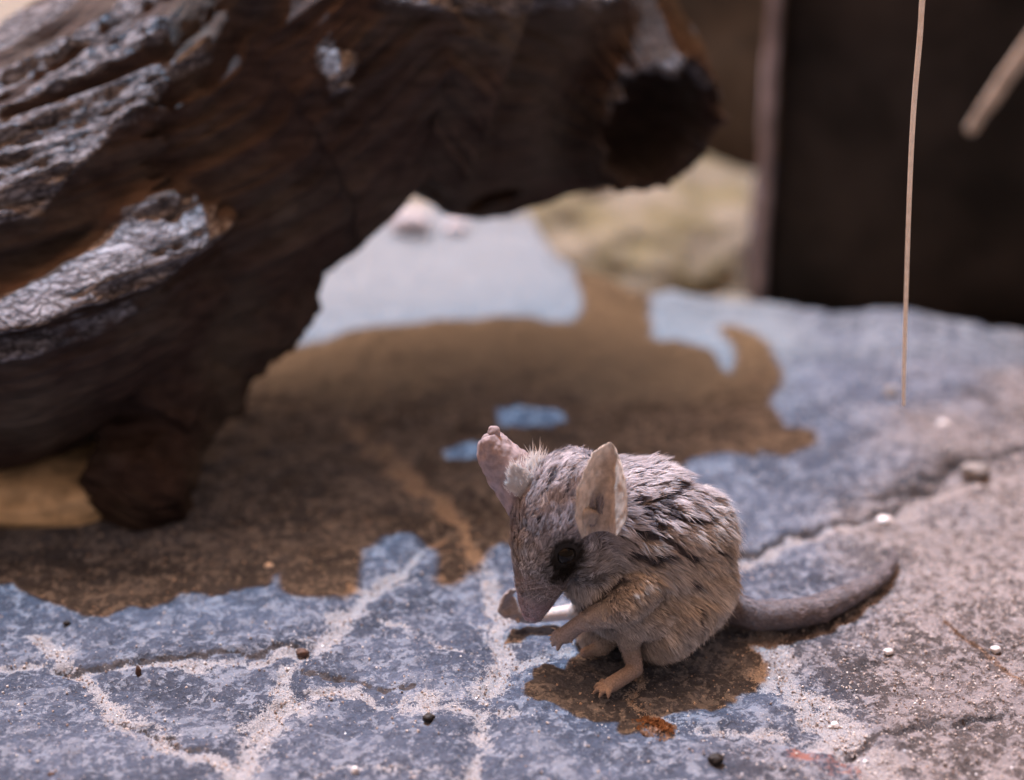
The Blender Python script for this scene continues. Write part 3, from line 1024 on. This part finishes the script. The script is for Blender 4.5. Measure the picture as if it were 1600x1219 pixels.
# damp clumps on the back and behind the ear
cu, cv = proj(root)
wet = .95 * np.exp(-(((cu - 1010) / 65) ** 2 + ((cv - 800) / 60) ** 2)) + .5 * np.exp(-(((cu - 870) / 60) ** 2 + ((cv - 790) / 80) ** 2)) + .55 * sstep(1050, 1135, cu) * (cv < 900)
wet = np.clip((wet + .16) * (.55 + .9 * RNG.random(NH)), .05, 1)
CL = RNG.choice(NH, 3600, replace=False)
cc = root[CL]
own = np.empty(NH, int)
for a in range(0, NH, 4000):
    d = ((root[a:a + 4000, None, :] - cc[None]) ** 2).sum(2)
    own[a:a + 4000] = d.argmin(1)
guard = RNG.random(NH) < .08
L = (.0030 + .0026 * RNG.random(NH) ** 1.5 + .0022 * guard) * np.clip(rf, .1, 1) * (1 - .15 * wet)
L *= 1 + .45 * ((vnoise(cc * 900, 470)[own]) > .25) * sstep(900, 1040, cu) * (root[:, 2] > .02)
lift_x = .30 * sstep(1060, 1130, cu)
L *= (1 + .25 * headw[:, 0] * (root[:, 2] > .045))
pt_ = parted(root)
L *= .45 + .55 * sstep(.0045, .0075, np.linalg.norm(root - eye_c, axis=1))
L *= 1 - .62 * sstep(.35, .8, pt_)
lift = .42 + lift_x + .22 * RNG.random(NH) - .18 * headw[:, 0] - .3 * tailw[:, 0]
lift = lift + .40 * (.4 + wet) * (vnoise(cc * 420, 440)[own])
dir0 = rn * np.clip(lift, .08, .95)[:, None] + comb * .75; dir0 /= np.linalg.norm(dir0, axis=1)[:, None]
dir1 = rn * np.clip(lift * .45, .04, .8)[:, None] + comb; dir1 /= np.linalg.norm(dir1, axis=1)[:, None]
mid = root + dir0 * (L * .5)[:, None]
tip = mid + dir1 * (L * .5)[:, None]
ctip = cc[own] + (rn * .35 + comb * .9)[CL][own] * (L * .95)[:, None]
pull = np.clip(wet * 1.0, 0, .88)[:, None]
pull = (pull[:, 0] * (1.0))[:, None]
tip = tip * (1 - pull) + ctip * pull
mid = mid * (1 - pull * .45) + (root * .5 + ctip * .5 + rn * .0005) * pull * .45
side_v = np.cross(tip - root, rn); side_v /= np.linalg.norm(side_v, axis=1)[:, None] + 1e-12
wdt = (.00010 + .00013 * RNG.random(NH)) * np.clip(rf * 1.6, .5, 1) * (1 - .5 * guard)
s0 = side_v * wdt[:, None]
HV = np.stack([root - rn * .0003 - s0, root - rn * .0003 + s0, mid + s0 * .8, mid - s0 * .8, tip], 1).reshape(-1, 3)
ib = np.arange(NH)[:, None] * 5
fq = (ib + np.array([0, 1, 2, 3])).tolist(); ft = (ib + np.array([3, 2, 4])).tolist()
pc = pigment(root, wr_)
pc = pc * (1 - .80 * sstep(.3, .75, pt_)[:, None] * np.array([1, 1, .95]))
var = (.70 + .55 * RNG.random(NH))[:, None] * (.72 + .5 * RNG.random(len(CL)))[own][:, None]
pale_tip = ((RNG.random(len(CL)) < .16)[own] & (RNG.random(NH) < .7))[:, None]
pc = np.minimum(pc * var * (1 + .45 * pale_tip), .85)
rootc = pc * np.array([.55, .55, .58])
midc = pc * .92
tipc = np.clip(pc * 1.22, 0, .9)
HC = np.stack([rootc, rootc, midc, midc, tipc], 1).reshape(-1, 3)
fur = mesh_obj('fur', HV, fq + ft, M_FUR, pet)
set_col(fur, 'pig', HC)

# eye
def ball(cen, r, n=24, sq=None):
    v = sv3 * r
    return v + cen, sf3
bm = bmesh.new(); bmesh.ops.create_icosphere(bm, subdivisions=4, radius=1); bm.verts.index_update()
sv4 = np.array([x.co[:] for x in bm.verts]); sf4 = [[x.index for x in q.verts] for q in bm.faces]; bm.free()
te = NT('dark_eye'); te.base((.006, .005, .004)); te.set(Roughness=.06)
te.bsdf.inputs['Specular IOR Level'].default_value = .22
eye = mesh_obj('eye', sv4 * .0029 + eye_ctr, sf4, te.m, pet)

# ears: thin cupped sheets
def mat_ear(name, col, tr=.25):
    t = NT(name)
    n = t.noise(420, 4, .6)
    c = t.mix(t.ramp(n, .3, .7), tuple(x * .75 for x in col), tuple(min(1, x * 1.15) for x in col))
    t.base(c); t.set(Roughness=.6)
    t.bsdf.inputs['Specular IOR Level'].default_value = .25
    b_ = t.node('ShaderNodeBsdfTranslucent'); t.link(c, b_.inputs[0])
    mx = t.node('ShaderNodeMixShader'); mx.inputs[0].default_value = tr
    t.link(t.bsdf.outputs[0], mx.inputs[1]); t.link(b_.outputs[0], mx.inputs[2]); t.link(mx.outputs[0], t.out.inputs[0])
    t.bump(t.noise(900, 3, .6), .5, .0003)
    return t.m

def ear(name, rows, mat, seed, wr=.0004, thick=.00045):
    """rows from base to tip: list of 3-D points across the sheet; refined, wrinkled and given a thickness"""
    R = np.array(rows, float)
    nr, nc = R.shape[:2]
    tr = np.linspace(0, nr - 1, 60); tc = np.linspace(0, nc - 1, 56)
    X = np.stack([np.stack([catmull(R[:, j, k], tr) for j in range(nc)], -1) for k in range(3)], -1)
    X = np.stack([np.stack([catmull(X[i, :, k], tc) for i in range(len(tr))], 0) for k in range(3)], -1)
    nv_ = np.cross(np.gradient(X, axis=0).reshape(-1, 3), np.gradient(X, axis=1).reshape(-1, 3))
    nv_ /= np.linalg.norm(nv_, axis=1)[:, None] + 1e-15
    Xf = X.reshape(-1, 3)
    w = wr * fbm(Xf * np.array([500, 500, 260]), 3, seed)
    Xf = Xf + nv_ * w[:, None]
    G = grid_faces(60, 56)
    n = len(Xf)
    edge = np.minimum.reduce([np.repeat(np.arange(60), 56) * 1.0 + 3, 59 - np.repeat(np.arange(60), 56), np.tile(np.arange(56), 60), 55 - np.tile(np.arange(56), 60)])
    tk = thick * (.45 + .55 * sstep(0, 5, edge))[:, None]
    V = np.concatenate([Xf + nv_ * tk * .5, Xf - nv_ * tk * .5])
    Fs = [tuple(g) for g in G] + [tuple(g[::-1] + n) for g in G]
    rim_ = [i for i in range(56)] + [i * 56 + 55 for i in range(1, 60)] + [59 * 56 + j for j in range(54, -1, -1)] + [i * 56 for i in range(58, 0, -1)]
    for a, b_ in zip(rim_, rim_[1:] + rim_[:1]):
        Fs.append((b_, a, a + n, b_ + n))
    return mesh_obj(name, V, Fs, mat, pet)

M_EAR = mat_ear('ear_skin', (.70, .64, .59), .42)
M_EAR2 = mat_ear('ear_skin_lit', (.50, .42, .44), .25)
def er(*pts):
    return [B(u, v, y) for u, v, y in pts]
# near ear: broad upright shell, hollow side towards the viewer, folded at its base
near_rows = [
    er((904, 842, .4135), (910, 838, .4150), (927, 832, .4180), (945, 830, .4178), (960, 834, .4150), (966, 838, .4125)),
    er((894, 808, .4115), (902, 806, .4140), (922, 802, .4195), (948, 802, .4192), (972, 808, .4140), (981, 814, .4110)),
    er((894, 778, .4120), (902, 774, .4145), (925, 767, .4205), (952, 767, .4208), (977, 776, .4150), (985, 786, .4118)),
    er((903, 748, .4140), (911, 744, .4165), (931, 739, .4220), (954, 739, .4228), (976, 748, .4175), (983, 760, .4142)),
    er((915, 722, .4165), (922, 718, .4185), (936, 715, .4235), (954, 714, .4245), (971, 722, .4205), (977, 735, .4180)),
    er((928, 706, .4195), (932, 703, .4210), (942, 700, .4240), (953, 698, .4250), (964, 703, .4235), (970, 714, .4222)),
    er((940, 699, .4218), (943, 697, .4224), (948, 693, .4234), (954, 691, .4240), (960, 695, .4242), (964, 702, .4240)),
]
near_rows = [[p + (B(945, 760, p[1]) - p) * np.array([.12, 0, 0]) for p in r_] for r_ in near_rows]
e1 = ear('ear', near_rows, M_EAR, 500)
e1['label'] = 'near ear, upright tan shell folded at its base'
# inner fold of the near ear
fold = ear('ear_fold', [
    er((908, 822, .4150), (914, 820, .4150), (922, 819, .4172), (930, 820, .4195)),
    er((906, 811, .4146), (914, 808, .4144), (923, 808, .4168), (934, 812, .4198)),
    er((908, 801, .4152), (916, 798, .4152), (926, 801, .4175), (938, 806, .4200)),
    er((911, 795, .4165), (918, 794, .4168), (926, 797, .4186), (934, 803, .4202))], M_EAR, 505, .0003, .0005)
# far ear: narrow rolled tube ending in two crumpled lobes
far_rows = [
    er((800, 812, .4325), (798, 800, .4290), (812, 780, .4270), (834, 762, .4290), (850, 748, .4335), (852, 744, .4380)),
    er((779, 776, .4335), (778, 768, .4300), (793, 754, .4275), (818, 738, .4290), (838, 726, .4345), (836, 724, .4390)),
    er((761, 748, .4345), (761, 742, .4305), (776, 730, .4278), (799, 716, .4295), (818, 706, .4350), (814, 703, .4390)),
    er((750, 722, .4350), (750, 717, .4310), (764, 708, .4283), (783, 699, .4300), (799, 691, .4355), (795, 688, .4390)),
    er((746, 703, .4350), (747, 699, .4315), (758, 692, .4292), (773, 687, .4305), (787, 682, .4350), (784, 678, .4385)),
    er((748, 691, .4345), (750, 687, .4320), (759, 683, .4305), (770, 680, .4312), (780, 677, .4348), (778, 674, .4375)),
]
e2 = ear('ear', far_rows, M_EAR2, 510, .0004, .0004)
e2['label'] = 'far ear, narrow and rolled with a crumpled tip'
def lobe(cen, rads, seed):
    v = sv4 * (1 + .10 * fbm(sv4 * 1.7 + seed, 3, seed))[:, None]
    return v * np.array(rads) + cen
lv, lf = join([(lobe(B(761, 690, .4325), (.0017, .0014, .0024), 3), sf4), (lobe(B(772, 676, .4330), (.0018, .0014, .0020), 4), sf4), (lobe(B(768, 702, .4305), (.0026, .0014, .0020), 6), sf4)])
mesh_obj('ear_tip', lv, lf, M_EAR2, pet)

# tuft of pale hairs at the root of the far ear and whiskers on the muzzle
def hairs(name, spec, mat, parent):
    V = []; F = []
    for p, d, l, w, bend in spec:
        d = d / np.linalg.norm(d)
        m = p + d * l * .5 + bend * .25 * l; e = p + d * l + bend * l
        s = np.cross(d, np.array([.2, .9, .3])); s = s / np.linalg.norm(s) * w
        i = len(V)
        V += [p - s, p + s, m + s * .7, m - s * .7, e]
        F += [(i, i + 1, i + 2, i + 3), (i + 3, i + 2, i + 4)]
    o = mesh_obj(name, V, F, mat, parent)
    set_col(o, 'pig', np.full((len(V), 3), .88))
    return o
spec = []
for k in range(1500):
    t = random.random() ** .4
    u = 803 + 40 * t + random.gauss(0, 5); v = 733 + 14 * t + random.gauss(0, 9) * (.5 + t)
    spec.append((B(u, v, .4300 + .0045 * t + random.gauss(0, .0012)), np.array([random.gauss(.05, .25), random.gauss(0, .25), 1.0]), random.uniform(.0012, .0022 + .0040 * t), .00016, np.array([random.gauss(0, .1), 0, 0])))
for k in range(1100):
    a_, b2 = random.random(), random.random()
    u = 800 + 34 * a_ - 8 * b2 + random.gauss(0, 2); v = 724 + 22 * a_ + 40 * b2 + random.gauss(0, 2)
    spec.append((B(u, v, .4262 + .0012 * a_ - .0008 * b2), np.array([random.gauss(-.5, .25), random.gauss(-.25, .15), .8]), random.uniform(.001, .0022), .00013, np.array([random.gauss(0, .1), 0, 0])))
hairs('ear_tuft', spec, M_FUR, pet)
M_WH = simple_mat('whisker', (.55, .50, .47), .4, .1, 800, 0)
spec = []
for k in range(18):
    t = random.random()
    lc, ln, ld = hit(845 + random.uniform(-12, 16), 915 + random.uniform(-14, 18))
    right = k % 3 == 0
    d = np.array([.9, -.5, random.uniform(-.5, .25)]) if right else np.array([-1, -.2, random.uniform(-.6, .3)])
    spec.append((lc, d, random.uniform(.008, .014), .00005, np.array([0, 0, random.uniform(-.2, .1)])))
hairs('whiskers', spec, M_WH, pet)
# bare nose pad with two nostrils
nv_, nf_ = boulder('nose', (0, 0, 0), (1, 1, 1), None, 61, .05, 4)
for sx in (-1, 1):
    q = np.array([sx * .62, -.62, -.35]); q /= np.linalg.norm(q)
    nv_ = nv_ * (1 - .45 * np.exp(-(np.linalg.norm(nv_ / np.linalg.norm(nv_, axis=1)[:, None] - q, axis=1) / .30) ** 2))[:, None]
mesh_obj('nose', nv_ * np.array([.0030, .0026, .0023]) + B(832, 959, .4262), nf_, simple_mat('nose_skin', (.34, .22, .24), .35, .15, 1500, .0001, .5), pet)
# pale claws on the near hand
M_CLAW = simple_mat('claw', (.70, .60, .50), .3, .05, 800, 0)
def cone(p, d, r, l):
    v, f = tube_pts([p, p + d * l * .55 + np.array([0, 0, .0001]), p + d * l], [r, r * .7, r * .12], 8, 4)
    return v, f
for a, d in ((B(868, 983, .4235), np.array([-.9, 0, .25])), (B(864, 993, .4228), np.array([-.95, -.1, -.05])), (B(866, 1002, .4220), np.array([-.8, -.2, -.4]))):
    mesh_obj('claw', *cone(a, d, .0003, .0016), M_CLAW, pet)

# ------------------------------------------------------------------ loose things on the slab
M_DROP = simple_mat('dark_pebble', (.022, .018, .016), .6, .3, 900, .0002)
M_BROWN = simple_mat('brown_pebble', (.10, .06, .045), .7, .3, 900, .0002)
M_QUARTZ = simple_mat('quartz', (.80, .79, .80), .35, .1, 900, .0001, .5)
def pebble(u, v, rpx, mat, label, cat, name, seed, sq=(1, .85, .7)):
    g = gz(u, v)
    r = rpx * fwd(g) / FPX
    z = gh(g[0], g[1])
    o = mesh_obj(name, *boulder(name, (g[0], g[1], z + r * sq[2] * .7), tuple(r * s for s in sq), mat, seed, .2, 3), mat)
    return tag(o, label, cat)
pebble(670, 1124, 10, M_DROP, 'small black pebble on the pale sand left of the bare vertical joint', 'pebble', 'pebble', 31)
pebble(1118, 1188, 12, M_DROP, 'black angular pebble near the lower edge, below the orange tuft', 'pebble', 'pebble', 32)
pebble(104, 971, 6, M_DROP, 'tiny dark pebble on blue stone by the log shadow at far left', 'pebble', 'pebble', 33)
pebble(216, 1047, 8, M_BROWN, 'tiny brown pebble upright in the sandy joint at left', 'pebble', 'pebble', 34, (.6, .6, 1.2))
pebble(472, 1016, 10, M_BROWN, 'reddish brown pebble at the right end of the long dark crack', 'pebble', 'pebble', 35)
pebble(80, 1210, 6, M_BROWN, 'tiny brown pebble at the lower left corner', 'pebble', 'pebble', 36)
pebble(555, 1206, 8, M_QUARTZ, 'white quartz grain at the bottom edge on blue stone', 'quartz grain', 'quartz_grain', 41, (.8, .8, 1))
pebble(1556, 1014, 8, M_QUARTZ, 'bright white quartz grain on beige sand at the far right', 'quartz grain', 'quartz_grain', 42)
pebble(1388, 1016, 7, M_QUARTZ, 'white quartz grain on pink sand in front of the tail', 'quartz grain', 'quartz_grain', 43, (1.2, .9, .7))
pebble(1306, 1113, 7, M_QUARTZ, 'white quartz grain beside the reddish stain', 'quartz grain', 'quartz_grain', 44)
pebble(1382, 804, 10, M_QUARTZ, 'pale quartz pebble in the crack behind the tail', 'quartz grain', 'quartz_grain', 45, (1.2, .9, .6))
pebble(1474, 668, 9, M_QUARTZ, 'blurred white pebble right of the lower tip of the grass stem', 'quartz grain', 'quartz_grain', 46)
pebble(1393, 615, 12, M_PALE, 'pale round pebble just left of the lower tip of the grass stem', 'quartz grain', 'quartz_grain', 47)
pebble(420, 886, 7, M_QUARTZ, 'white quartz grain at the notch in the log shadow', 'quartz grain', 'quartz_grain', 48)
pebble(1522, 745, 20, M_PALE, 'pale pinkish stone bump in the sand at the right edge', 'stone', 'stone', 49, (1.2, .9, .6))

def grains(name, pts, rads, mat, squash=.75):
    tet = np.array([[1, 0, 0], [-1, 0, 0], [0, 1, 0], [0, -1, 0], [0, 0, 1], [0, 0, -1]], float)
    tf_ = np.array([[0, 2, 4], [2, 1, 4], [1, 3, 4], [3, 0, 4], [2, 0, 5], [1, 2, 5], [3, 1, 5], [0, 3, 5]])
    n = len(pts)
    rot = RNG.normal(size=(n, 3, 3))
    Q = np.linalg.qr(rot)[0]
    V = np.einsum('nij,kj->nki', Q, tet) * (rads[:, None] * (.7 + .6 * RNG.random((n, 6))))[:, :, None] + pts[:, None, :]
    F = (tf_[None] + np.arange(n)[:, None, None] * 6).reshape(-1, 3)
    return mesh_obj(name, V.reshape(-1, 3), F, mat, None, False)
# crystals of sand lying loose, thicker along the joints
pw = (sand ** 1.5 + .10 + .55 * warm) * (G2[:, 1] > .35) * (G2[:, 1] < .66) * (np.abs(G2[:, 0]) < .24)
ar = np.outer(np.gradient(gyy), np.gradient(gx)).ravel()
pw = pw * ar
NG = 30000
idx = RNG.choice(len(G2), NG, p=pw / pw.sum())
gpz = np.column_stack([G2[idx] + RNG.normal(size=(NG, 2)) * .0004, gzv[idx]])
rads = .00012 + .00042 * RNG.random(NG) ** 3
gpz[:, 2] += rads * .4
tq = NT('sand_crystals')
rnd = tq.node('ShaderNodeNewGeometry').outputs['Random Per Island']
cramp = tq.node('ShaderNodeValToRGB')
cramp.color_ramp.elements[0].color = (.20, .15, .13, 1); cramp.color_ramp.elements[1].color = (.75, .72, .70, 1)
e_ = cramp.color_ramp.elements.new(.5); e_.color = (.46, .39, .36, 1)
tq.link(rnd, cramp.inputs[0]); tq.base(cramp.outputs[0]); tq.set(Roughness=.3)
sg = grains('sand_grains', gpz, rads, tq.m)
sg['kind'] = 'stuff'; sg['label'] = 'loose sand grains lying in the joints and over the slab'; sg['category'] = 'sand'

# orange tuft of loose crumbs in front of the animal
lc = gz(1026, 1130)
n = 1100
rr = .0052 * RNG.random(n) ** .8; aa = RNG.random(n) * 2 * math.pi
lp = np.column_stack([lc[0] + rr * np.cos(aa) * .95, lc[1] + rr * np.sin(aa) * 1.2, np.zeros(n)])
lp[:, 2] = [gh(x, y) for x, y in lp[:, :2]]
lp[:, :2] += .0022 * np.stack([fbm(lp * 260, 3, 700), fbm(lp * 260 + 40, 3, 701)], -1)
lp[:, 2] += .0009 * (1 - (rr / .0062) ** 2) * RNG.random(n)
ML = simple_mat('orange_crumbs', (.22, .13, .085), .9, .4, 900, 0)
li = grains('orange_tuft', lp, (.00018 + .0004 * RNG.random(n) ** 2), ML)
tag(li, 'small crumbly orange tuft on the slab in front of the animal', 'clump')
